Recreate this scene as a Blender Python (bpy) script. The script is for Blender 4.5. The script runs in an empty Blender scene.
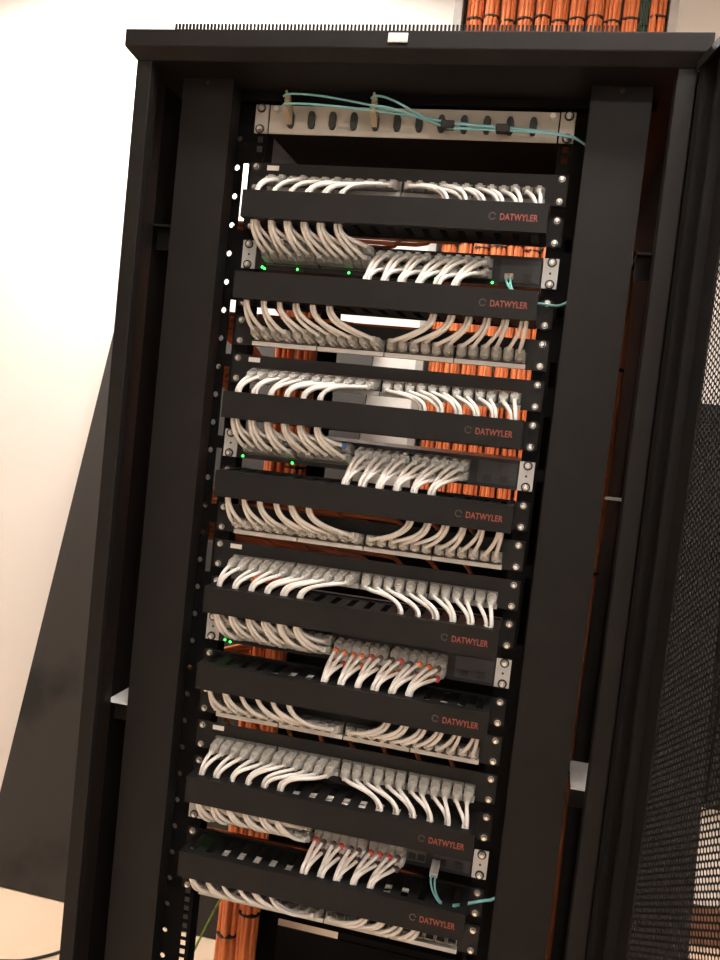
import bpy, math, random
from mathutils import Matrix, Vector
random.seed(7)
scene = bpy.context.scene
col = scene.collection

# ------------------------------------------------------------------ camera, world, exposure
ZF = 1.87                                  # height of the first rack screw above the floor
cam_d = bpy.data.cameras.new('camera')
cam = bpy.data.objects.new('camera', cam_d)
col.objects.link(cam)
cam_d.sensor_fit = 'HORIZONTAL'
cam_d.sensor_width = 36.0
cam_d.lens = 860 / 720 * 36.0
cam_d.clip_start = 0.02
RM = ((0.970334, 0.21754675, 0.1054767), (0.11657002, -0.03876908, -0.99242551), (-0.21180971, 0.97527964, -0.06297838))
rx, ry, rz = (Vector(r) for r in RM)
cam.matrix_world = Matrix(((rx[0], -ry[0], -rz[0], 0.26305581),
                           (rx[1], -ry[1], -rz[1], -1.29120209),
                           (rx[2], -ry[2], -rz[2], -0.38083833 + ZF),
                           (0, 0, 0, 1)))
scene.camera = cam
world = bpy.data.worlds.new('world')
scene.world = world
world.use_nodes = True
world.node_tree.nodes['Background'].inputs[0].default_value = (1.0, 0.93, 0.86, 1)
world.node_tree.nodes['Background'].inputs[1].default_value = 0.05
scene.view_settings.view_transform = 'Standard'
scene.view_settings.look = 'None'
scene.view_settings.gamma = 1.0
scene.view_settings.use_curve_mapping = False
scene.view_settings.exposure = 0.6
LAMP_BACK, LAMP_FRONT, LAMP_FAR = 33.0, 24.0, 44.0         # strength of the ceiling lamp diffusers


# ------------------------------------------------------------------ materials
def mat(name, color, rough=0.5, metal=0.0, noise=0.0, scale=40.0, bump=0.0, emit=None, spec=0.5, dark=None, thresh=None):
    m = bpy.data.materials.new(name)
    m.use_nodes = True
    nt = m.node_tree
    b = nt.nodes['Principled BSDF']
    b.inputs['Base Color'].default_value = (*color, 1)
    b.inputs['Roughness'].default_value = rough
    b.inputs['Metallic'].default_value = metal
    b.inputs['Specular IOR Level'].default_value = spec
    if noise or bump or dark:
        tc = nt.nodes.new('ShaderNodeTexCoord')
        n = nt.nodes.new('ShaderNodeTexNoise')
        n.inputs['Scale'].default_value = scale
        n.inputs['Detail'].default_value = 6
        nt.links.new(tc.outputs['Object'], n.inputs['Vector'])
        if noise or dark:
            r = nt.nodes.new('ShaderNodeValToRGB')
            lo = dark if dark else tuple(c * (1 - noise) for c in color)
            hi = color if dark else tuple(min(1, c * (1 + noise)) for c in color)
            a, z = thresh if thresh else (0.3, 0.7)
            r.color_ramp.elements[0].position = a
            r.color_ramp.elements[1].position = z
            r.color_ramp.elements[0].color = (*lo, 1)
            r.color_ramp.elements[1].color = (*hi, 1)
            nt.links.new(n.outputs['Fac'], r.inputs['Fac'])
            nt.links.new(r.outputs['Color'], b.inputs['Base Color'])
        if bump:
            bp = nt.nodes.new('ShaderNodeBump')
            bp.inputs['Strength'].default_value = bump
            bp.inputs['Distance'].default_value = 0.001
            n2 = nt.nodes.new('ShaderNodeTexNoise')
            n2.inputs['Scale'].default_value = scale * 12
            nt.links.new(tc.outputs['Object'], n2.inputs['Vector'])
            nt.links.new(n2.outputs['Fac'], bp.inputs['Height'])
            nt.links.new(bp.outputs['Normal'], b.inputs['Normal'])
    if emit:
        b.inputs['Emission Color'].default_value = (*color, 1)
        b.inputs['Emission Strength'].default_value = emit
    return m


M = {}
M['black'] = mat('black_powder_coat', (0.0070, 0.0063, 0.0059), 0.5, spec=0.17, noise=0.12, scale=30, bump=0.15)
M['organizer'] = mat('organizer_black_paint', (0.0080, 0.0076, 0.0074), 0.5, spec=0.17, noise=0.12, scale=25, bump=0.15)
M['panel'] = mat('panel_dark_paint', (0.013, 0.0123, 0.012), 0.48, spec=0.2, noise=0.12, scale=25, bump=0.1)
M['inner'] = mat('rack_inner_black', (0.005, 0.0047, 0.0046), 0.85, spec=0.06, noise=0.1, scale=20)
M['rubber'] = mat('black_rubber', (0.012, 0.012, 0.012), 0.6)
M['steel'] = mat('screw_steel', (0.75, 0.74, 0.72), 0.28, 1.0, noise=0.1, scale=80)
M['zinc'] = mat('zinc_bracket', (0.72, 0.71, 0.70), 0.45, 0.15, noise=0.08, scale=60)
M['ear'] = mat('switch_ear_grey', (0.50, 0.50, 0.49), 0.45, 0.2, noise=0.06, scale=60)
M['jack'] = mat('jack_plastic_grey', (0.22, 0.21, 0.19), 0.5, noise=0.08, scale=90)
M['strip'] = mat('strip_pale_grey', (0.52, 0.50, 0.47), 0.4, noise=0.05, scale=60)
M['cord'] = mat('cord_jacket_pale', (0.66, 0.62, 0.575), 0.42, noise=0.05, scale=35)
M['plug'] = mat('plug_boot_grey', (0.44, 0.425, 0.39), 0.45, noise=0.07, scale=60)
M['plug2'] = mat('plug_boot_pale', (0.55, 0.53, 0.49), 0.45, noise=0.07, scale=60)
M['switch'] = mat('switch_dark_grey', (0.015, 0.015, 0.0165), 0.45, spec=0.25, noise=0.1, scale=40, bump=0.1)
M['bezel'] = mat('uplink_bezel_grey', (0.036, 0.037, 0.041), 0.45, spec=0.3, noise=0.1, scale=40)
M['port'] = mat('switch_port_grey', (0.10, 0.10, 0.09), 0.4, 0.3, noise=0.1, scale=80)
M['led'] = mat('green_led', (0.05, 1.0, 0.1), 0.4, emit=3.0)
M['red'] = mat('red_print', (0.215, 0.045, 0.027), 0.5, noise=0.05, scale=60)
M['logo'] = mat('grey_print', (0.05, 0.038, 0.033), 0.5, noise=0.05, scale=60)
M['paper'] = mat('paper_label', (0.78, 0.75, 0.70), 0.6, noise=0.04, scale=60)
M['fibre_panel'] = mat('fibre_panel_beige', (0.43, 0.405, 0.355), 0.5, noise=0.06, scale=30, bump=0.1)
M['adapter'] = mat('adapter_dark', (0.022, 0.03, 0.027), 0.5, noise=0.1, scale=80)
M['aqua'] = mat('aqua_fibre', (0.20, 0.47, 0.50), 0.45, noise=0.05, scale=60)
M['beige'] = mat('connector_beige', (0.50, 0.42, 0.29), 0.45, noise=0.06, scale=60)
M['orange'] = mat('orange_cable', (0.76, 0.215, 0.07), 0.5, noise=0.12, scale=25)
M['green'] = mat('dark_green_cable', (0.05, 0.10, 0.07), 0.5, noise=0.08, scale=40)
M['earth'] = mat('earth_wire_yellow_green', (0.42, 0.50, 0.06), 0.5, dark=(0.05, 0.22, 0.04), scale=60)
M['ring_red'] = mat('marker_red', (0.40, 0.05, 0.03), 0.5, noise=0.05)
M['ring_orange'] = mat('marker_orange', (0.55, 0.13, 0.03), 0.5, noise=0.05)
M['ring_brown'] = mat('marker_brown', (0.08, 0.045, 0.04), 0.5, noise=0.05)
M['ring_blue'] = mat('marker_blue', (0.05, 0.13, 0.32), 0.5, noise=0.05)
M['wall'] = mat('wall_plaster', (0.80, 0.76, 0.72), 0.85, noise=0.02, scale=3, bump=0.05)
M['ceiling'] = mat('ceiling_paint', (0.80, 0.78, 0.75), 0.9, noise=0.02, scale=3)
M['floor'] = mat('floor_vinyl_peach', (0.80, 0.60, 0.43), 0.45, noise=0.05, scale=4, bump=0.05)
M['skirting'] = mat('brown_skirting', (0.16, 0.075, 0.045), 0.5, noise=0.15, scale=12)
M['side_panel'] = mat('side_panel_scuffed', (0.034, 0.030, 0.027), 0.55, spec=0.25, dark=(0.016, 0.0145, 0.0135), scale=2.6, thresh=(0.39, 0.47), bump=0.1)
M['ladder'] = mat('ladder_galvanised', (0.46, 0.45, 0.43), 0.45, 0.5, noise=0.08, scale=30)
M['lamp'] = mat('lamp_diffuser_back', (1.0, 0.96, 0.91), 0.5, emit=LAMP_BACK)
M['lamp2'] = mat('lamp_diffuser_front', (1.0, 0.95, 0.90), 0.5, emit=LAMP_FRONT)
M['lamp3'] = mat('lamp_diffuser_far', (1.0, 0.95, 0.90), 0.5, emit=LAMP_FAR)
M['lamp4'] = mat('lamp_diffuser_side', (1.0, 0.95, 0.90), 0.5, emit=6.5)
M['lampframe'] = mat('lamp_frame_white', (0.75, 0.75, 0.74), 0.5, noise=0.03)
M['badge'] = mat('badge_silver', (0.62, 0.60, 0.57), 0.35, 0.3, noise=0.05, scale=200)
M['cabinet2'] = mat('wall_cabinet_dark', (0.018, 0.017, 0.016), 0.6, spec=0.2, noise=0.12, scale=15)


# ------------------------------------------------------------------ mesh helpers
class MB:
    def __init__(s):
        s.v = []
        s.f = []

    def box(s, x0, x1, y0, y1, z0, z1):
        n = len(s.v)
        s.v += [(x0, y0, z0), (x1, y0, z0), (x1, y1, z0), (x0, y1, z0), (x0, y0, z1), (x1, y0, z1), (x1, y1, z1), (x0, y1, z1)]
        s.f += [tuple(n + i for i in q) for q in ((0, 3, 2, 1), (4, 5, 6, 7), (0, 1, 5, 4), (1, 2, 6, 5), (2, 3, 7, 6), (3, 0, 4, 7))]
        return s

    def loft(s, rings, cap=True):
        n = len(s.v)
        k = len(rings[0])
        for r in rings:
            s.v += [tuple(p) for p in r]
        for i in range(len(rings) - 1):
            for j in range(k):
                a = n + i * k + j
                b = n + i * k + (j + 1) % k
                s.f.append((a, b, b + k, a + k))
        if cap:
            s.f.append(tuple(n + j for j in reversed(range(k))))
            s.f.append(tuple(n + (len(rings) - 1) * k + j for j in range(k)))
        return s

    def cyl(s, c, axis, r0, r1, length, n=10):
        # axis 'y' runs towards -y, 'z' towards +z, 'x' towards +x
        def ring(t, r):
            out = []
            for i in range(n):
                a = 2 * math.pi * i / n
                if axis == 'y':
                    out.append((c[0] + r * math.cos(a), c[1] - t, c[2] + r * math.sin(a)))
                elif axis == 'z':
                    out.append((c[0] + r * math.cos(a), c[1] + r * math.sin(a), c[2] + t))
                else:
                    out.append((c[0] + t, c[1] + r * math.cos(a), c[2] + r * math.sin(a)))
            return out
        return s.loft([ring(0, r0), ring(length, r1)])

    def tube(s, pts, r, n=8):
        rings = []
        pts = [Vector(p) for p in pts]
        prev = None
        for i, p in enumerate(pts):
            t = (pts[min(i + 1, len(pts) - 1)] - pts[max(i - 1, 0)]).normalized()
            if prev is None:
                ref = Vector((0, 0, 1)) if abs(t.z) < 0.8 else Vector((1, 0, 0))
                u = t.cross(ref).normalized()
            else:
                u = (prev - t * prev.dot(t)).normalized()
            w = t.cross(u)
            prev = u
            rr = r[i] if isinstance(r, (list, tuple)) else r
            rings.append([p + (u * math.cos(2 * math.pi * k / n) + w * math.sin(2 * math.pi * k / n)) * rr for k in range(n)])
        return s.loft(rings)

    def prism(s, prof, z0, z1):
        return s.loft([[(x, y, z0) for x, y in prof], [(x, y, z1) for x, y in prof]])

    def mesh(s, name, m, smooth=False):
        me = bpy.data.meshes.new(name)
        me.from_pydata(s.v, [], s.f)
        me.materials.append(m)
        if smooth:
            me.polygons.foreach_set('use_smooth', [True] * len(me.polygons))
        me.update()
        return me


def link(name, me, parent=None, loc=(0, 0, 0), rot=(0, 0, 0)):
    o = bpy.data.objects.new(name, me)
    col.objects.link(o)
    o.parent = parent
    o.location = loc
    o.rotation_euler = rot
    return o


def obj(name, mb, m, parent=None, loc=(0, 0, 0), smooth=False, bevel=0.0, rot=(0, 0, 0)):
    o = link(name, mb.mesh(name, m, smooth), parent, loc, rot)
    if bevel:
        b = o.modifiers.new('bevel', 'BEVEL')
        b.width = bevel
        b.segments = 2
        b.limit_method = 'ANGLE'
    return o


def tag(o, label, cat, group=None):
    o['label'] = label
    o['category'] = cat
    if group:
        o['group'] = group
    return o


def thing(name, label, cat, loc=(0, 0, 0), group=None, rot=(0, 0, 0)):
    o = bpy.data.objects.new(name, None)
    o.empty_display_size = 0.05
    col.objects.link(o)
    o.location = loc
    o.rotation_euler = rot
    return tag(o, label, cat, group)


def struct(o):
    o['kind'] = 'structure'
    return o


def hermite(p0, d0, p1, d1, n):
    out = []
    p0, d0, p1, d1 = Vector(p0), Vector(d0), Vector(p1), Vector(d1)
    for i in range(n):
        t = i / n
        a, b = 2 * t ** 3 - 3 * t ** 2 + 1, t ** 3 - 2 * t ** 2 + t
        c, d = -2 * t ** 3 + 3 * t ** 2, t ** 3 - t ** 2
        out.append(p0 * a + d0 * b + p1 * c + d1 * d)
    return out


# ------------------------------------------------------------------ the room
WY = 1.50
X0, X1, Y0, ZC = -3.4, 2.6, -3.6, 2.95
struct(obj('floor', MB().box(X0, X1, Y0, WY, -0.1, 0), M['floor']))
struct(obj('wall_back', MB().box(X0, X1, WY, WY + 0.12, 0, ZC), M['wall']))
struct(obj('wall_left', MB().box(X0 - 0.12, X0, Y0, WY, 0, ZC), M['wall']))
struct(obj('wall_right', MB().box(X1, X1 + 0.12, Y0, WY, 0, ZC), M['wall']))
struct(obj('wall_front', MB().box(X0, X1, Y0 - 0.12, Y0, 0, ZC), M['wall']))
struct(obj('ceiling', MB().box(X0, X1, Y0, WY, ZC, ZC + 0.1), M['ceiling']))
struct(obj('baseboard_back', MB().box(0.30, X1, WY - 0.015, WY, 0, 0.12), M['skirting'], bevel=0.003))

for (lx, ly, m, lab) in ((-1.05, 1.02, 'lamp', 'recessed ceiling lamp above the leaning scuffed panel'),
                         (0.2, -0.68, 'lamp2', 'recessed ceiling lamp in front of the open black cabinet'),
                         (1.15, -2.75, 'lamp3', 'recessed ceiling lamp farthest from the open black cabinet'),
                         (1.45, 0.55, 'lamp4', 'recessed ceiling lamp above the dark wall cabinet')):
    t = thing('ceiling_lamp', lab, 'lamp', (lx, ly, ZC), 'ceiling lamps')
    f = MB()
    f.box(-0.62, 0.62, -0.17, -0.15, -0.03, 0).box(-0.62, 0.62, 0.15, 0.17, -0.03, 0).box(-0.62, -0.6, -0.15, 0.15, -0.03, 0).box(0.6, 0.62, -0.15, 0.15, -0.03, 0)
    obj('lamp_frame', f, M['lampframe'], t)
    obj('diffuser', MB().box(-0.6, 0.6, -0.15, 0.15, -0.02, -0.004), M[m], t)

# ------------------------------------------------------------------ the cabinet
RB = 0.70                                   # rear of the cabinet (y)
cab = thing('network_cabinet', 'tall open black network cabinet full of patch panels and switches', 'cabinet', (0, 0, 0))


def rect(x, y0, y1, z):
    return [(-x, y0, z), (x, y0, z), (x, y1, z), (-x, y1, z)]


roof = obj('roof', MB().loft([rect(0.387, -0.119, RB, 1.9815), rect(0.4005, -0.135, RB + 0.01, 1.9955), rect(0.4005, -0.135, RB + 0.01, 2.0195)]), M['black'], cab, bevel=0.0015)
vm = MB()
for i in range(114):
    x = -0.325 + i * 0.00535
    vm.box(x, x + 0.0028, -0.1335, -0.1305, 2.0195, 2.0275)
obj('vent_comb', vm, M['black'], roof)
bd = obj('badge', MB().box(-0.0135, 0.0135, -0.1375, -0.1352, 2.0025, 2.0150), M['badge'], roof, bevel=0.0008)
obj('header', MB().box(-0.351, 0.351, -0.010, -0.002, 1.970, 1.9814), M['inner'], cab, bevel=0.001)
obj('inner_header', MB().box(-0.34, 0.34, 0.03, 0.06, 1.965, 1.981), M['inner'], cab)
prof = [(-0.3865, -0.12), (-0.363, -0.12), (-0.3615, -0.112), (-0.3615, -0.098), (-0.3735, -0.095), (-0.3735, -0.05), (-0.3865, -0.05)]
for sx in (1, -1):
    pr = [(x * sx, y) for x, y in prof]
    if sx < 0:
        pr.reverse()
    obj('front_post', MB().prism(pr, 0.06, 1.981), M['black'], cab, bevel=0.001)
    xa, xb = sorted((sx * 0.36, sx * 0.3865))
    obj('rear_post', MB().box(xa, xb, 0.66, 0.70, 0.06, 1.981), M['black'], cab)
    xa, xb = sorted((sx * 0.382, sx * 0.386))
    if sx > 0:
        obj('side_frame', MB().box(xa, xb, -0.0495, 0.659, 0.06, 1.981), M['inner'], cab)
    else:
        obj('side_frame', MB().box(xa, xb, -0.0495, 0.24, 0.06, 1.981), M['inner'], cab)
    xa, xb = sorted((sx * 0.20, sx * 0.3595))
    for z, m in ((1.01, 'zinc'), (1.765, 'black')):
        # bracket that ties the mounting rail to the post
        bx = MB()
        bx.box(min(sx * 0.346, sx * 0.3815), max(sx * 0.346, sx * 0.3815), -0.048, 0.06, z - 0.003, z)
        b = obj('depth_bracket', bx, M[m], cab)
        obj('bracket_web', MB().box(min(sx * 0.346, sx * 0.376), max(sx * 0.346, sx * 0.376), -0.030, -0.026, z - 0.035, z - 0.0035), M['black'], b)
obj('small_bracket', MB().box(0.350, 0.3795, 0.04, 0.06, 1.418, 1.422), M['zinc'], cab, rot=(0, 0, 0))
obj('hinge_strip', MB().box(0.3868, 0.404, -0.110, -0.06, 0.085, 1.981), M['inner'], cab)
# base
bs = MB()
bs.box(-0.386, 0.386, -0.119, -0.06, 0.03, 0.06).box(-0.386, 0.386, 0.62, 0.70, 0.03, 0.06)
bs.box(-0.386, -0.34, -0.06, 0.62, 0.03, 0.06).box(0.34, 0.386, -0.06, 0.62, 0.03, 0.06)
obj('base_frame', bs, M['black'], cab)
obj('base_plate', MB().box(-0.34, 0.34, -0.06, 0.62, 0.04, 0.044), M['inner'], cab)
obj('rear_skirt', MB().box(-0.275, 0.36, 0.672, 0.676, 0.0602, 0.255), M['panel'], cab)
obj('rear_skirt', MB().box(-0.10, 0.359, 0.678, 0.682, 0.235, 0.36), M['panel'], cab)
obj('rear_panel', MB().box(-0.275, 0.359, 0.686, 0.690, 0.302, 1.29), M['inner'], cab)
obj('rear_crossbar', MB().box(-0.36, 0.36, 0.63, 0.66, 0.30, 0.33), M['inner'], cab)
for x in (-0.35, 0.35):
    for y in (-0.09, 0.66):
        obj('levelling_foot', MB().cyl((x, y, 0), 'z', 0.025, 0.025, 0.012, 12).cyl((x, y, 0.012), 'z', 0.008, 0.008, 0.018, 8), M['rubber'], cab)

# vertical blanking panels beside the rails (folded C profile)
for sx in (1, -1):
    pr = [(0.2595, -0.06), (0.340, -0.06), (0.340, -0.02), (0.3385, -0.02), (0.3385, -0.0585), (0.261, -0.0585), (0.261, -0.026), (0.2595, -0.026)]
    pr = [(x * sx, y) for x, y in pr]
    if sx < 0:
        pr.reverse()
    bp = obj('blanking_panel', MB().prism(pr, 0.08, 1.984 - 0.0005), M['black'], cab)
    obj('panel_screw', MB().cyl((sx * 0.30, -0.060, 1.975), 'y', 0.0035, 0.003, 0.0015, 10), M['rubber'], bp)


# mounting rails: front flange with square holes, slits and an outer strip with round holes
def rail(sx, y, name, slits):
    m = MB()
    t = 0.002
    z0, z1 = 0.07, 1.965

    def bx(xa, xb, za, zb):
        a, b = sorted((sx * xa, sx * xb))
        m.box(a, b, y, y + t, za, zb)
    # front flange around square holes (3 per unit)
    bx(0.2215, 0.2280, z0, z1)
    bx(0.2372, 0.2470, z0, z1)
    zz = z0
    U = 0.04445
    k0 = int((z0 - ZF) / U) - 1
    for k in range(k0, 4):
        for dz in (0.0, 0.01482, 0.02963):
            hz = ZF + k * U + dz + 0.0
            if hz - 0.0048 < z0 + 0.002 or hz + 0.0048 > z1 or ZF - 1.17 < hz < ZF + 0.02:
                continue
            bx(0.2280, 0.2372, zz, hz - 0.0048)
            zz = hz + 0.0048
    bx(0.2280, 0.2372, zz, z1)
    # bridges between flange and outer strip
    z = z1
    for a, b in slits:
        bx(0.2470, 0.2565, ZF + a, z)
        z = ZF + b
    bx(0.2470, 0.2565, z0, z)
    # outer strip with a round hole in every unit
    bx(0.2565, 0.2620, z0, z1)
    bx(0.2706, 0.2850, z0, z1)
    zz = z0
    for k in range(k0, 4):
        hz = ZF + k * U
        if hz - 0.005 < z0 + 0.002 or hz + 0.005 > z1:
            continue
        bx(0.2620, 0.2706, zz, hz - 0.0045)
        # round the hole: octagonal corners
        for ax, az in ((1, 1), (1, -1), (-1, 1), (-1, -1)):
            n = len(m.v)
            cx, cz, r = sx * 0.2663, hz, 0.0043
            tri = [(cx + ax * r, cz + az * 0.0045), (cx + ax * r, cz + az * r * 0.35), (cx + ax * r * 0.35, cz + az * 0.0045)]
            m.v += [(p[0], y, p[1]) for p in tri] + [(p[0], y + t, p[1]) for p in tri]
            m.f += [(n, n + 1, n + 2), (n + 3, n + 5, n + 4), (n + 1, n, n + 3, n + 4), (n + 2, n + 1, n + 4, n + 5), (n, n + 2, n + 5, n + 3)]
        zz = hz + 0.0045
    bx(0.2620, 0.2706, zz, z1)
    # side flange at the inner edge, running back
    a, b = sorted((sx * 0.2215, sx * 0.2235))
    m.box(a, b, y + t, y + 0.03, z0, z1)
    return obj(name, m, M['inner'], cab)


for sx in (1, -1):
    rail(sx, 0.0, 'mounting_rail', [(0.007, -0.096), (-0.205, -0.29), (-0.31, -0.42), (-0.44, -0.53), (-0.56, -0.64)] if sx < 0 else [(-0.083, -0.1), (-0.1825, -0.196), (-0.26, -0.2975), (-0.339, -0.418), (-0.435, -0.56), (-0.58, -0.68)])
    a, b = sorted((sx * 0.222, sx * 0.30))
    obj('rear_rail', MB().box(a, b, 0.56, 0.565, 0.07, 1.965), M['inner'], cab)

# front door, swung open on the right post
HX, HY, PHI = 0.405, -0.128, math.radians(102)
door = obj('door', MB().box(0.0, 0.018, -0.018, 0.0, 0.085, 1.985), M['black'], cab, (HX, HY, 0), rot=(0, 0, -(math.pi - PHI) - 0.0))
# local +x of the door runs away from the hinge
door.rotation_euler = (0, 0, math.atan2(-math.sin(PHI), -math.cos(PHI)))
dm = MB()
DW, DZ0, DZ1 = 0.76, 0.085, 1.985
dm.box(0.018, 0.100, -0.003, 0.0, DZ0, DZ1)
dm.box(DW - 0.08, DW, -0.003, 0.0, DZ0, DZ1)
dm.box(0.100, DW - 0.08, -0.003, 0.0, DZ0, DZ0 + 0.09)
dm.box(0.100, DW - 0.08, -0.003, 0.0, DZ1 - 0.09, DZ1)
dm.box(0.0, DW, -0.022, -0.018, DZ1 - 0.012, DZ1)
dm.box(0.060, 0.064, -0.016, -0.003, DZ0, DZ1)
dm.box(DW - 0.004, DW, -0.02, -0.003, DZ0, DZ1)
dm.box(0.018, DW, -0.018, -0.003, DZ1 - 0.004, DZ1)
dm.box(0.018, DW, -0.018, -0.003, DZ0, DZ0 + 0.004)
obj('door_frame', dm, M['black'], door)
ps = MB()
P, RH = 0.0079, 0.0029
DX = P * 0.866
ncol = int((DW - 0.18) / DX)
nrow = int((DZ1 - DZ0 - 0.18) / P)
for ci in range(ncol):
    for ri in range(nrow):
        cx = 0.100 + DX * (ci + 0.5)
        cz = DZ0 + 0.09 + P * (ri + 0.5 + 0.5 * (ci % 2))
        n = len(ps.v)
        R = P / math.sqrt(3)
        for k in range(6):
            a = math.pi / 3 * k
            ps.v.append((cx + R * math.cos(a), -0.0015, cz + R * math.sin(a)))
        for k in range(6):
            a = math.pi / 3 * k
            ps.v.append((cx + RH * math.cos(a), -0.0015, cz + RH * math.sin(a)))
        for k in range(6):
            j = (k + 1) % 6
            ps.f.append((n + k, n + j, n + 6 + j, n + 6 + k))
obj('perforated_sheet', ps, M['black'], door)
hg = obj('hinge', MB().box(-0.012, 0.012, -0.012, 0.006, 1.93, 1.965), M['black'], cab, (HX - 0.004, HY + 0.012, 0))
obj('hinge_pin', MB().cyl((0, -0.016, 1.905), 'z', 0.0022, 0.0022, 0.05, 8).cyl((0, -0.016, 1.898), 'z', 0.0045, 0.0045, 0.007, 10), M['steel'], hg)

# ------------------------------------------------------------------ shared small parts
S = 0.02963


def unit_z(u):
    return ZF - (2 * u + 0.5) * S


me_screw = MB().cyl((0, 0, 0), 'y', 0.0046, 0.0046, 0.0014, 12).cyl((0, -0.0014, 0), 'y', 0.0042, 0.0026, 0.0036, 10).mesh('rack_screw', M['steel'])
me_washer = MB().cyl((0, 0, 0), 'y', 0.0072, 0.0070, 0.0016, 12).mesh('cup_washer', M['rubber'])


def screws(t, y=-0.003, xs=(-0.23255, 0.23255), zs=(-0.015875, 0.015875)):
    for x in xs:
        for z in zs:
            s = link('rack_screw', me_screw, t, (x, y - 0.0016, z), (0, random.uniform(0, 3), 0))
            w = link('cup_washer', me_washer, s, (0, 0.0016, 0))


# keystone jack: open frame
jm = MB()
jm.box(-0.0078, -0.0062, -0.006, 0.0, -0.008, 0.008).box(0.0062, 0.0078, -0.006, 0.0, -0.008, 0.008)
jm.box(-0.0062, 0.0062, -0.006, 0.0, 0.0058, 0.008).box(-0.0062, 0.0062, -0.006, 0.0, -0.008, -0.0055)
me_jack = jm.mesh('jack', M['jack'])
pm = MB()
pm.box(-0.0067, -0.0058, -0.0015, 0.0, -0.0075, 0.0075).box(0.0058, 0.0067, -0.0015, 0.0, -0.0075, 0.0075)
pm.box(-0.0058, 0.0058, -0.0015, 0.0, 0.0052, 0.0075).box(-0.0058, 0.0058, -0.0015, 0.0, -0.0075, -0.0055)
me_port = pm.mesh('port', M['port'])


def plug_mesh(name, m):
    b = MB()

    def ring(y, w, h, c):
        return [(-w + c, y, -h), (w - c, y, -h), (w, y, -h + c), (w, y, h - c), (w - c, y, h), (-w + c, y, h), (-w, y, h - c), (-w, y, -h + c)]
    b.loft([ring(0.006, 0.0056, 0.0040, 0.0004), ring(-0.006, 0.0056, 0.0040, 0.0004)])
    b.loft([ring(-0.006, 0.0068, 0.0064, 0.0010), ring(-0.021, 0.0068, 0.0064, 0.0014), ring(-0.024, 0.0054, 0.0050, 0.0014), ring(-0.033, 0.0038, 0.0038, 0.0014)])
    b.box(-0.003, 0.003, -0.019, -0.004, 0.0064, 0.0088)
    return b.mesh(name, m)


me_plug = plug_mesh('plug', M['plug'])
me_plug2 = plug_mesh('plug', M['plug2'])
PLUG_END = 0.030


def ring_mesh(m):
    return MB().cyl((0, 0, 0), 'y', 0.0046, 0.0046, 0.006, 10).mesh('marker_ring', m)


me_rings = {k: ring_mesh(M[k]) for k in ('ring_red', 'ring_orange', 'ring_brown', 'ring_blue')}

# lettering for the organizers
fc = bpy.data.curves.new('lettering', 'FONT')
fc.body = 'DATWYLER'
fc.size = 0.0125
fc.extrude = 0.0002
fc.space_character = 1.05
fc.offset = 0.00022
fo = bpy.data.objects.new('lettering_source', fc)
col.objects.link(fo)
bpy.context.view_layer.update()
me_text = bpy.data.meshes.new_from_object(fo.evaluated_get(bpy.context.evaluated_depsgraph_get()))
bpy.data.objects.remove(fo)
me_text.name = 'lettering'
me_text.materials.clear()
me_text.materials.append(M['red'])
txs = [v.co.x for v in me_text.vertices]
tw = max(txs) - min(txs)
for v in me_text.vertices:
    v.co.x = (v.co.x - min(txs)) * 0.0515 / tw
lg = MB()
for k in range(14):
    a0, a1 = 2 * math.pi * (k + 0.6) / 16, 2 * math.pi * (k + 1.6) / 16
    n = len(lg.v)
    for r in (0.0052, 0.0038):
        for a in (a0, a1):
            for y in (0, -0.0004):
                lg.v.append((r * math.cos(a), y, r * math.sin(a)))
    lg.f += [(n + 1, n + 3, n + 7, n + 5), (n, n + 2, n + 3, n + 1), (n + 4, n + 5, n + 7, n + 6)]
me_logo = lg.mesh('logo', M['logo'])

# ------------------------------------------------------------------ cable organizers
OF, OH = -0.080, 0.0198                     # front face depth, half height
om = MB()
om.box(-0.2215, 0.2215, OF, OF + 0.0015, -OH, OH)                      # front cover
NS, SW, SP = 17, 0.0105, 0.0257
for zt in (OH - 0.0015, -OH):
    om.box(-0.2215, 0.2215, OF + 0.0015, -0.066, zt, zt + 0.0015)
    om.box(-0.2215, 0.2215, -0.014, -0.004, zt, zt + 0.0015)
    edge = -0.2215
    for k in range(NS):
        c = (k - (NS - 1) / 2) * SP
        om.box(edge, c - SW / 2, -0.066, -0.014, zt, zt + 0.0015)
        edge = c + SW / 2
    om.box(edge, 0.2215, -0.066, -0.014, zt, zt + 0.0015)
om.box(-0.2205, 0.2205, -0.004, -0.0025, -0.0222, 0.0222)
me_org = om.mesh('trough', M['organizer'])
me_orgear = MB().box(-0.0245, 0.0115, -0.0035, -0.0005, -0.0205, 0.0205).mesh('ear', M['organizer'])


def organizer(u, label):
    t = thing('cable_organizer', label, 'cable organizer', (0, 0, unit_z(u)), 'black cable organizers')
    b = link('trough', me_org, t)
    link('ear', me_orgear, t, (-0.2305, 0, 0)).scale.x = -1
    link('ear', me_orgear, t, (0.2305, 0, 0))
    link('lettering', me_text, t, (0.157, OF - 0.0003, -0.0052), (math.pi / 2, 0, 0))
    link('logo', me_logo, t, (0.1465, OF - 0.0001, -0.0005))
    screws(t)


NUM = 'first second third fourth fifth sixth seventh eighth ninth tenth eleventh twelfth thirteenth fourteenth fifteenth sixteenth seventeenth eighteenth nineteenth twentieth twenty-first twenty-second twenty-third twenty-fourth'.split()
ORD = ['first', 'second', 'third', 'fourth', 'fifth', 'sixth', 'seventh', 'eighth']
for i, u in enumerate((1, 3, 6, 8, 11, 13, 16, 18)):
    organizer(u, 'black slotted cable organizer with red lettering, %s below the beige fibre panel' % ORD[i])

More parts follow.
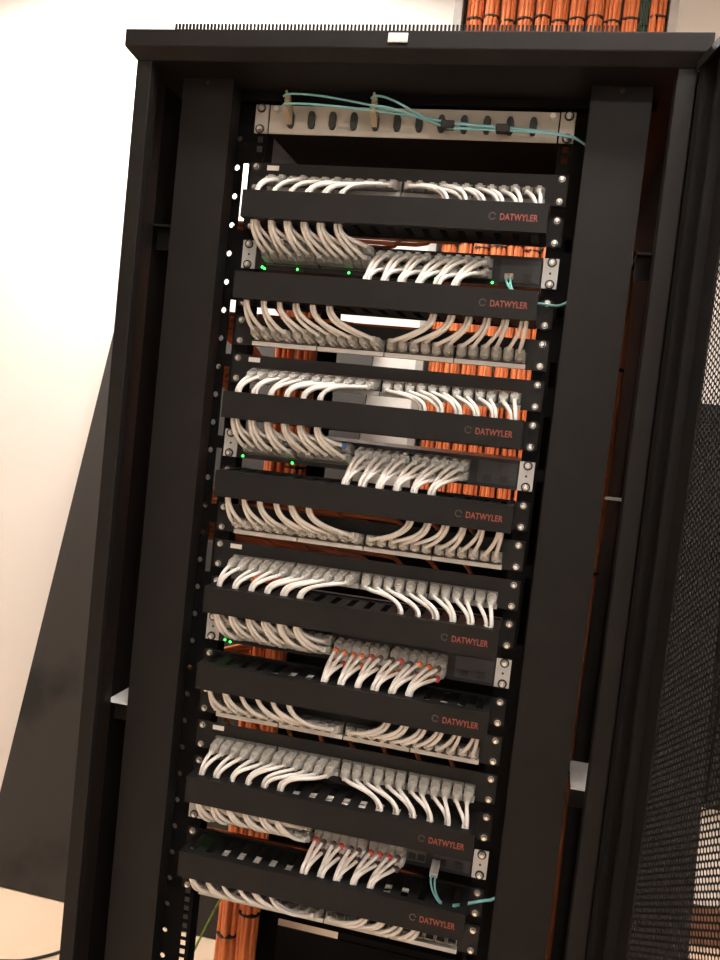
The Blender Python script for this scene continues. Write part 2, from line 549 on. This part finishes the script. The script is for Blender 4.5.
# ------------------------------------------------------------------ patch panels
PX = []                                     # x of the 24 ports: four blocks of six
for blk in range(4):
    for k in range(6):
        PX.append(-0.2085 + blk * 0.1056 + (k + 0.5) * 0.0172)
PZ = -0.006
pp = MB()
pp.box(-0.2215, 0.2215, -0.0030, -0.0005, 0.0035, 0.0222)
pp.box(-0.2215, 0.2215, -0.0010, 0.0, -0.0222, 0.0030)
me_plate = pp.mesh('plate', M['panel'])
me_plip = MB().box(-0.2215, 0.2215, -0.012, -0.0031, 0.0202, 0.0222).mesh('lip', M['panel'])
me_pear = MB().box(-0.0245, 0.0115, -0.0035, -0.0005, -0.0222, 0.0222).mesh('ear', M['panel'])
me_strip = MB().box(-0.0518, 0.0518, -0.013, -0.0012, -0.0222, -0.0158).mesh('label_strip', M['strip'])
me_plabel = MB().box(-0.0095, 0.0095, -0.0043, -0.0036, -0.0036, 0.0036).mesh('paper_label', M['paper'])


def patch_panel(u, label, paper):
    t = thing('patch_bay', label, 'patch panel', (0, 0, unit_z(u)), 'dark patch panels')
    link('plate', me_plate, t)
    link('ear', me_pear, t, (-0.2305, 0, 0)).scale.x = -1
    link('ear', me_pear, t, (0.2305, 0, 0))
    for b in range(4):
        link('label_strip', me_strip, t, (-0.2085 + b * 0.1056 + 0.0516, 0, 0))
    for x in PX:
        link('jack', me_jack, t, (x, -0.0012, PZ))
    if paper:
        link('paper_label', me_plabel, t, (-0.2055, 0, 0.0150))
    screws(t)


for i, u in enumerate((0, 4, 5, 9, 10, 14, 15, 19)):
    patch_panel(u, 'dark 24-port patch panel with pale label strips, %s below the beige fibre panel' % ORD[i], i % 2 == 0)

# ------------------------------------------------------------------ switches
SX = []                                     # x of the 24 port columns
for blk in range(4):
    for k in range(6):
        SX.append(-0.2010 + blk * 0.0885 + (k + 0.5) * 0.0141)
SZ = (0.0088, -0.0072)
me_chassis = MB().box(-0.2195, 0.2195, -0.004, 0.30, -0.0218, 0.0218).mesh('chassis', M['switch'])
me_bezel = MB().box(0.160, 0.2175, -0.0055, -0.0041, -0.0165, 0.0165).mesh('uplink_bezel', M['bezel'])
me_sear = MB().box(-0.0110, 0.0110, -0.0035, -0.0005, -0.0215, 0.0215).mesh('ear', M['ear'])
me_sfp = MB().box(-0.0062, 0.0062, -0.0072, -0.0056, -0.0048, 0.0048).mesh('uplink_slot', M['rubber'])
me_led = MB().cyl((0, 0, 0), 'y', 0.0021, 0.0014, 0.0016, 8).mesh('status_light', M['led'])
me_dot = MB().cyl((0, 0, 0), 'y', 0.0018, 0.0018, 0.0006, 8).mesh('ear_hole', M['rubber'])
LEDS = {2: (-0.2075, -0.2035, -0.150, -0.068, 0.066, 0.150, 0.176), 7: (-0.209, -0.127, -0.035), 12: (-0.209, -0.200), 17: (-0.209, -0.204)}


def switch(u, label):
    t = thing('network_switch', label, 'network switch', (0, 0, unit_z(u)), 'rack switches')
    link('chassis', me_chassis, t)
    bz = link('uplink_bezel', me_bezel, t)
    link('uplink_slot', me_sfp, bz, (0.175, 0, -0.008))
    link('uplink_slot', me_sfp, bz, (0.200, 0, -0.008))
    for sx in (-1, 1):
        e = link('ear', me_sear, t, (sx * 0.2315, 0, 0))
        link('ear_hole', me_dot, e, (0, -0.0035, 0))
    for x in SX:
        for z in SZ:
            link('port', me_port, t, (x, -0.0042, z))
    for i, x in enumerate(LEDS[u]):
        link('status_light', me_led, t, (x, -0.0042, -0.0185 if i != 1 else -0.0205))
    screws(t)


for i, u in enumerate((2, 7, 12, 17)):
    switch(u, 'dark 48-port network switch with pale mounting ears, %s below the beige fibre panel' % ORD[i])

# ------------------------------------------------------------------ fibre panel
FZ = ZF + 2.5 * S
fp = thing('fibre_patch_bay', 'beige fibre patch panel with dark oval adapters and aqua cords', 'fibre panel', (0, 0, FZ))
obj('faceplate', MB().box(-0.219, 0.219, -0.004, -0.0005, -0.0215, 0.0215), M['fibre_panel'], fp, bevel=0.0008)
obj('drawer_body', MB().box(-0.2180, 0.2180, 0.0, 0.24, -0.0205, 0.0205), M['inner'], fp)
for sx in (-1, 1):
    obj('ear', MB().box(-0.0105, 0.0105, -0.0055, -0.0005, -0.0215, 0.0215), M['fibre_panel'], fp, (sx * 0.2315, 0, 0), bevel=0.0008)
ad = MB()
ad.loft([[(0.0052 * max(-1, min(1, 1.25 * math.cos(2 * math.pi * k / 12))), y, 0.0130 * max(-1, min(1, 1.05 * math.sin(2 * math.pi * k / 12)))) for k in range(12)] for y in (-0.0045, -0.0105)])
me_adapter = ad.mesh('adapter', M['adapter'])
AX = [-0.1837 + k * 0.03337 for k in range(12)]
for x in AX:
    link('adapter', me_adapter, fp, (x, 0, -0.001))
for x in (-0.207, 0.210):
    obj('thumb_knob', MB().cyl((x, -0.004, 0.014), 'y', 0.0045, 0.004, 0.008, 10), M['zinc'], fp)
screws(fp, y=-0.0055)

# ------------------------------------------------------------------ copper patch cords
LS = [-0.2056 + 0.0257 * k for k in range(6)]
RS = [0.0771 + 0.0257 * k for k in range(6)]
UPS = list(LS)
DNS = [-0.0257 + 0.0257 * k for k in range(6)]
cnt = 0


def cord(t_label, t_group, pu, ou, su, i, j, half, rings, plug_me):
    """i: port of the panel pu, j: index 0..23 among the 24 ports of the switch half"""
    global cnt
    cnt += 1
    down = pu < ou                                        # panel above organizer
    sg = -1 if down else 1
    zo, zp, zs = unit_z(ou), unit_z(pu), unit_z(su)
    A = Vector((PX[i], -0.0072, zp + PZ))
    pair = i // 2
    sx = LS[pair] if pair < 6 else RS[pair - 6]
    sx += (i % 2 - 0.5) * 0.0056 + random.uniform(-0.001, 0.001)
    col_, row = j // 2, j % 2
    SI = half * 12 + col_
    E = Vector((SX[SI], -0.0057, zs + SZ[row]))
    ssx = (UPS if half == 0 else DNS)[col_ // 2] + (col_ % 2 - 0.5) * 0.0052 + random.uniform(-0.001, 0.001)
    # plug attitudes
    tiltA = math.radians(random.uniform(9, 16)) * sg
    yawA = max(-0.5, min(0.5, (sx - PX[i]) * 9 + random.uniform(-0.05, 0.05)))
    tiltE = math.radians(random.uniform(8, 15)) * (-sg)
    yawE = max(-0.4, min(0.4, (ssx - SX[SI]) * 8 + random.uniform(-0.05, 0.05)))

    def dirv(tilt, yaw):
        return Vector((math.sin(yaw) * math.cos(tilt), -math.cos(yaw) * math.cos(tilt), math.sin(tilt)))
    tA, tE = dirv(tiltA, yawA * 1.15), dirv(tiltE, yawE * 1.15)
    yawA, yawE = yawA * 0.3, yawE * 0.35
    dA, dE = dirv(tiltA, yawA), dirv(tiltE, yawE)
    pA, pE = A + dA * PLUG_END, E + dE * PLUG_END
    yB = -0.0575 - 0.006 * (i % 2) + random.uniform(-0.002, 0.002)
    yD = -0.056 - 0.007 * row + random.uniform(-0.002, 0.002)
    Bp = Vector((sx, yB, zo - sg * OH))
    Dp = Vector((ssx, yD, zo + sg * OH))
    vB = Vector((0, 0, sg))
    dd = (Bp - pA).length
    de = (Dp - pE).length
    pts = [A + dA * 0.020]
    pts += hermite(pA, tA * dd * random.uniform(0.9, 1.15), Bp, vB * dd * random.uniform(0.9, 1.25), 14)
    lat = (ssx - sx)
    ym = random.uniform(-0.058, -0.026)
    mz = zo + random.uniform(0.002, 0.012)
    m1 = Vector((sx + lat * 0.3, ym, mz))
    m2 = Vector((sx + lat * 0.7, ym + random.uniform(-0.006, 0.006), mz - random.uniform(0, 0.004)))
    run = Vector((lat * 0.4, 0, 0))
    pts += hermite(Bp, vB * 0.02, m1, run, 7)
    pts += hermite(m1, run, m2, run, 5)
    pts += hermite(m2, run, Dp, vB * 0.02, 7)
    dv = Vector((0.0, 0, sg))
    pts += hermite(Dp, dv * de * random.uniform(0.9, 1.25), pE, -tE * de * random.uniform(0.9, 1.15), 13)
    pts += [pE, E + dE * 0.020]
    t = thing('patch_cable', t_label, 'patch cord', tuple(A), t_group)
    mb = MB().tube([p - A for p in pts], 0.00305, 8)
    obj('cable', mb, M['cord'], t, smooth=True)

    def place(P0, tilt, yaw):
        o = link('plug', plug_me, t, tuple(P0 - A))
        o.rotation_euler = (-tilt, 0, yaw)
        return o
    p1 = place(A, tiltA, yawA)
    p2 = place(E, tiltE, yawE)
    p1.scale.z = -1 if not down else 1
    if rings:
        link('marker_ring', me_rings[random.choice(rings)], p2, (0, -0.0325, 0))
    return t


SETS = [(0, 1, 2, 0, 24, None, me_plug), (4, 3, 2, 1, 24, None, me_plug), (5, 6, 7, 0, 24, ['ring_blue', None, None], me_plug),
        (9, 8, 7, 1, 24, None, me_plug2), (10, 11, 12, 0, 24, None, me_plug2), (14, 13, 12, 1, 24, ['ring_red', 'ring_orange', 'ring_brown'], me_plug2),
        (15, 16, 17, 0, 24, None, me_plug2), (19, 18, 17, 1, 20, ['ring_brown', 'ring_brown', 'ring_red'], me_plug2)]
for si, (pu, ou, su, half, n, rings, pmesh) in enumerate(SETS):
    grp = 'patch cords of the %s patch panel' % ORD[si]
    for i in range(n):
        rr = rings
        if rings and None in rings:
            rr = ['ring_blue'] if i % 4 == 2 else None
        look = 'red-ringed' if si == 5 else 'brown-ringed' if si == 7 else 'pale'
        lab = '%s %s cord from open door, %s patch panel below fibre panel' % (NUM[n - 1 - i], look, ORD[si])
        cord(lab, grp, pu, ou, su, i, i, half, rr, pmesh)


# ------------------------------------------------------------------ aqua fibre cords
def fibre_cord(ax, su, slot_x, label, dz, xs, zs_out):
    t = thing('fibre_cable', label, 'fibre cord', (ax, -0.012, FZ), 'aqua duplex fibre cords')
    o = Vector((ax, -0.012, FZ))
    zsw = unit_z(su)
    for k in (0, 1):
        e = (k - 0.5) * 0.005
        con = MB()
        con.box(-0.004, 0.004, -0.030, 0.004, -0.0045, 0.0045)
        con.cyl((0, -0.030, 0), 'y', 0.0032, 0.002, 0.012, 8)
        obj('connector', con, M['beige'], t, (0, 0, 0.007 - k * 0.0115), rot=(math.radians(-16 - 10 * (1 - k)), 0, math.radians(6)))
        st = Vector((0, -0.037, 0.018 - k * 0.013))
        mid = Vector((0.062 - ax, -0.013 + e, -0.009 + dz + e * 0.6))
        mid2 = Vector((0.142 - ax, -0.012 + e, -0.0115 + dz * 0.5 + e * 0.5))
        ex = Vector((0.244 - ax, -0.004 + e, -0.018 + e * 0.5))
        pts = hermite(st, (0.06, -0.06, 0.03 - 0.02 * k), mid, (0.10, 0, -0.02), 16)
        pts += hermite(mid, (0.07, 0, -0.002), mid2, (0.07, 0, -0.002), 6)
        pts += hermite(mid2, (0.07, 0, 0), ex, (0.08, 0.015, -0.016), 10)
        down0 = Vector((0.290 - ax, -0.010 + e, -0.06))
        zo = unit_z(su + 1)
        back = Vector((0.246 - ax, -0.002 + e * 0.6, zo + 0.012 - FZ))
        down1 = Vector((0.290 - ax, -0.010 + e, zo + 0.07 - FZ))
        pts += hermite(ex, (0.03, 0.012, -0.008), down0, (0, -0.02, -0.04), 8)
        pts += hermite(down0, (0, 0, -0.05), down1, (0, 0, -0.05), 4)
        pts += hermite(down1, (0, 0.03, -0.06), back, (-0.05, -0.008, 0.0), 8)
        ins = Vector((slot_x + 0.020 - ax, -0.040 + e, zo + 0.012 - FZ))
        pts += hermite(back, (-0.03, -0.015, 0.0), ins, (-0.03, 0, 0.012), 6)
        s2 = Vector((slot_x - ax + (k - 0.5) * 0.0062, -0.027, zsw - 0.015 - FZ))
        pts += hermite(ins, (-0.03, -0.01, 0.02), s2, (0.0, 0.03, 0.04), 10)
        pts.append(s2 + Vector((0, 0.006, 0.002)))
        obj('cable', MB().tube(pts, 0.0016, 6), M['aqua'], t, smooth=True)
        obj('uplink_connector', MB().box(-0.0028, 0.0028, -0.030, 0.0, -0.004, 0.004), M['beige' if su == 2 else 'strip'], t, tuple(Vector((slot_x + (k - 0.5) * 0.0062, -0.0075, zsw - 0.008)) - o), rot=(math.radians(12), 0, 0))
    return t


fibre_cord(AX[0], 2, 0.175, 'aqua fibre cord from the first oval adapter to the uppermost switch', 0.004, 0.236, unit_z(3) + 0.020)
fibre_cord(AX[4], 17, 0.166, 'aqua fibre cord from the fifth oval adapter to the lowest switch', -0.003, 0.232, unit_z(18) + 0.004)
for x, lab in ((0.062, 'black hook-and-loop tie on aqua cords beside the eighth adapter'), (0.142, 'black hook-and-loop tie on aqua cords near the last adapters')):
    tag(obj('cable_tie', MB().box(-0.010, 0.010, -0.0065, 0.0065, -0.0060, 0.0060), M['rubber'], None, (x, -0.0245, FZ - 0.0085 - (0.0 if x < 0.1 else 0.003)), bevel=0.002), lab, 'cable tie', 'ties on the aqua fibre cords')


# ------------------------------------------------------------------ orange cables
def bundle(x, y, z0, z1, r, label, group, ncab=12, m='orange', tie0=None, tie_step=0.34):
    t = thing('cable_bundle', label, 'cable bundle', (x, y, z0), group)
    rc = r * 0.26
    L = z1 - z0
    spots = [(0, 0)] + [(0.42 * r * math.cos(a * math.pi / 2 + 0.4), 0.42 * r * math.sin(a * math.pi / 2 + 0.4)) for a in range(4)]
    spots += [((r - rc) * math.cos(a * 2 * math.pi / (ncab - 3)), (r - rc) * math.sin(a * 2 * math.pi / (ncab - 3))) for a in range(ncab - 3)]
    for sx, sy in spots:
        ph = random.uniform(0, 6)
        pts = []
        n = max(4, int(L / 0.12))
        for i in range(n + 1):
            z = L * i / n
            w = 0 if i in (0, n) else 1
            pts.append((sx + 0.0025 * w * math.sin(z * 7 + ph), sy + 0.0025 * w * math.cos(z * 6 + ph), z))
        obj('cable', MB().tube(pts, rc, 6), M[m], t, smooth=True)
    z = (tie0 if tie0 is not None else z0 + 0.2) - z0
    while z - tie_step > 0:
        z -= tie_step
    while z < L:
        if z > 0.01:
            obj('tie', MB().cyl((0, 0, z), 'z', r + 0.0022, r + 0.0022, 0.005, 14), M['rubber'], t)
        z += tie_step
    return t


lad = thing('cable_ladder', 'galvanised vertical cable ladder on the wall behind the cabinet', 'cable ladder', (0, WY, 0))
for x in (-0.168, 0.459):
    obj('side_rail', MB().box(x - 0.012, x + 0.012, -0.12, -0.002, 0.15, ZC - 0.01), M['ladder'], lad)
for k in range(9):
    z = 0.3 + k * 0.32
    obj('rung', MB().box(-0.155, 0.446, -0.060, -0.035, z, z + 0.02), M['ladder'], lad)
px = [475.5, 492, 508.5, 525.2, 542, 558.8, 575.6, 592.3, 609, 625.9, 651.0]
for i, u in enumerate(px):
    bundle(-0.044 + (u - 500) * 0.00306, 1.412, 0.16, ZC - 0.01, 0.0235, ('orange cable bundle on the wall ladder between the green cable and the ladder rail' if i == 10 else 'orange cable bundle on the wall ladder, %s from the green cable' % NUM[9 - i]), 'orange bundles on the ladder', 12, tie0=2.755 + 0.008 * math.sin(i * 2.1))
bundle(-0.044 + (638.8 - 500) * 0.00306, 1.405, 0.16, ZC - 0.01, 0.009, 'thin dark green cable run between the orange bundles on the ladder', None, 5, m='green')
for i, (x, y) in enumerate(((-0.330, 0.530), (-0.282, 0.531))):
    bundle(x, y, 0.062, 1.80, 0.0235, ('orange cable bundle inside the cabinet rear, %s the open side' % ('nearer to' if i == 0 else 'farther from')), 'orange bundles in the left rear corner', 12, tie0=0.30 + 0.06 * i, tie_step=0.17)
bundle(0.341, 0.20, 0.062, 1.82, 0.0215, 'orange cable bundle in the right rear corner inside the cabinet', None, 12)
# feeds behind every patch panel
for i, u in enumerate((0, 4, 5, 9, 10, 14, 15, 19)):
    z = unit_z(u)
    t = thing('cable_feed', 'orange cables fanning out behind the %s patch panel below the fibre panel' % ORD[i], 'cables', (0, 0.05, z), 'orange feeds behind the patch panels')
    for k in range(8):
        xe = -0.30 + 0.006 * (k % 4)
        x0 = -0.19 + 0.053 * k
        yy = 0.055 + 0.016 * (k // 4)
        zz = (-0.076 if i == 0 else -0.012 if i == 2 else 0.011) + 0.0075 * (k % 4)
        pts = hermite((x0, -0.045, -0.004), (0, 0.06, 0), (max(xe, x0 - 0.05), yy - 0.03, zz), (-0.06, 0, 0), 8) + [(max(xe, x0 - 0.06), yy - 0.03, zz), (xe, yy - 0.03, zz)]
        pts = [p if isinstance(p, Vector) else Vector(p) for p in pts]
        pts += hermite((xe - 0.004, yy - 0.03, zz), (-0.04, 0.03, 0), (-0.335, 0.47, zz - 0.08), (0, 0.15, -0.04), 10)
        obj('cable', MB().tube(pts, 0.0036, 6), M['orange'], t, smooth=True)

# ------------------------------------------------------------------ loose things in and around the cabinet
ew = thing('earth_wire', 'yellow-green earth wire looping down inside the lower left of the cabinet', 'wire', (-0.30, 0.30, 0.30))
pts = hermite((0.065, -0.02, 0.30), (-0.03, 0, -0.06), (0.028, 0, 0.225), (-0.05, 0, -0.10), 8)
pts += hermite((0.028, 0, 0.225), (-0.04, 0, -0.09), (-0.045, 0.01, 0.03), (-0.03, 0, -0.12), 12) + [Vector((-0.047, 0.01, 0.02))]
obj('cable', MB().tube(pts, 0.0028, 6), M['earth'], ew, smooth=True)

lean = math.radians(16.88)
sp = thing('side_panel', 'scuffed dark grey cabinet side panel leaning on the white wall', 'panel', (-1.265, 0.941, 0.0), None, (-lean, 0, 0))
obj('sheet', MB().box(0.0, 0.93, 0.0, 0.014, 0.003, 1.85), M['side_panel'], sp, bevel=0.002)
obj('edge_fold', MB().box(0.0, 0.012, 0.0142, 0.026, 0.02, 1.83), M['side_panel'], sp)

sp2 = thing('side_panel', 'dark panel leaning on the wall behind the perforated open door', 'panel', (0.50, 1.10, 0.0), None, (-math.radians(12), 0, 0))
obj('sheet', MB().box(0.0, 0.285, 0.0, 0.014, 0.003, 1.70), M['cabinet2'], sp2, bevel=0.002)
obj('edge_fold', MB().box(0.273, 0.285, 0.0142, 0.026, 0.02, 1.68), M['cabinet2'], sp2)

wc = thing('wall_cabinet', 'dark wall-mounted cabinet seen through the perforated open door', 'cabinet', (1.12, WY, 0.47))
obj('body', MB().box(-0.31, 0.31, -0.12, -0.001, 0.0, 1.22), M['cabinet2'], wc, bevel=0.003)
wd = obj('door', MB().box(-0.295, 0.295, -0.135, -0.1205, 0.015, 1.205), M['cabinet2'], wc, bevel=0.002)
obj('handle', MB().box(0.255, 0.265, -0.150, -0.1352, 0.55, 0.67), M['zinc'], wd)

fcab = thing('floor_cable', 'thin dark cable lying on the peach floor beside the cabinet', 'cable', (-0.87, 0.714, 0.0045))
pts = hermite((-0.40, -0.14, 0), (0.2, -0.02, 0), (-0.06, -0.052, 0), (0.15, 0.07, 0), 12)
pts += hermite((-0.06, -0.052, 0), (0.06, 0.028, 0), (0.015, 0.024, 0), (0.03, 0.06, 0), 8) + hermite((0.015, 0.024, 0), (0.06, 0.12, 0), (0.28, 0.20, 0), (0.2, 0.0, 0), 12)
obj('cable', MB().tube(pts, 0.004, 6), M['rubber'], fcab, smooth=True)
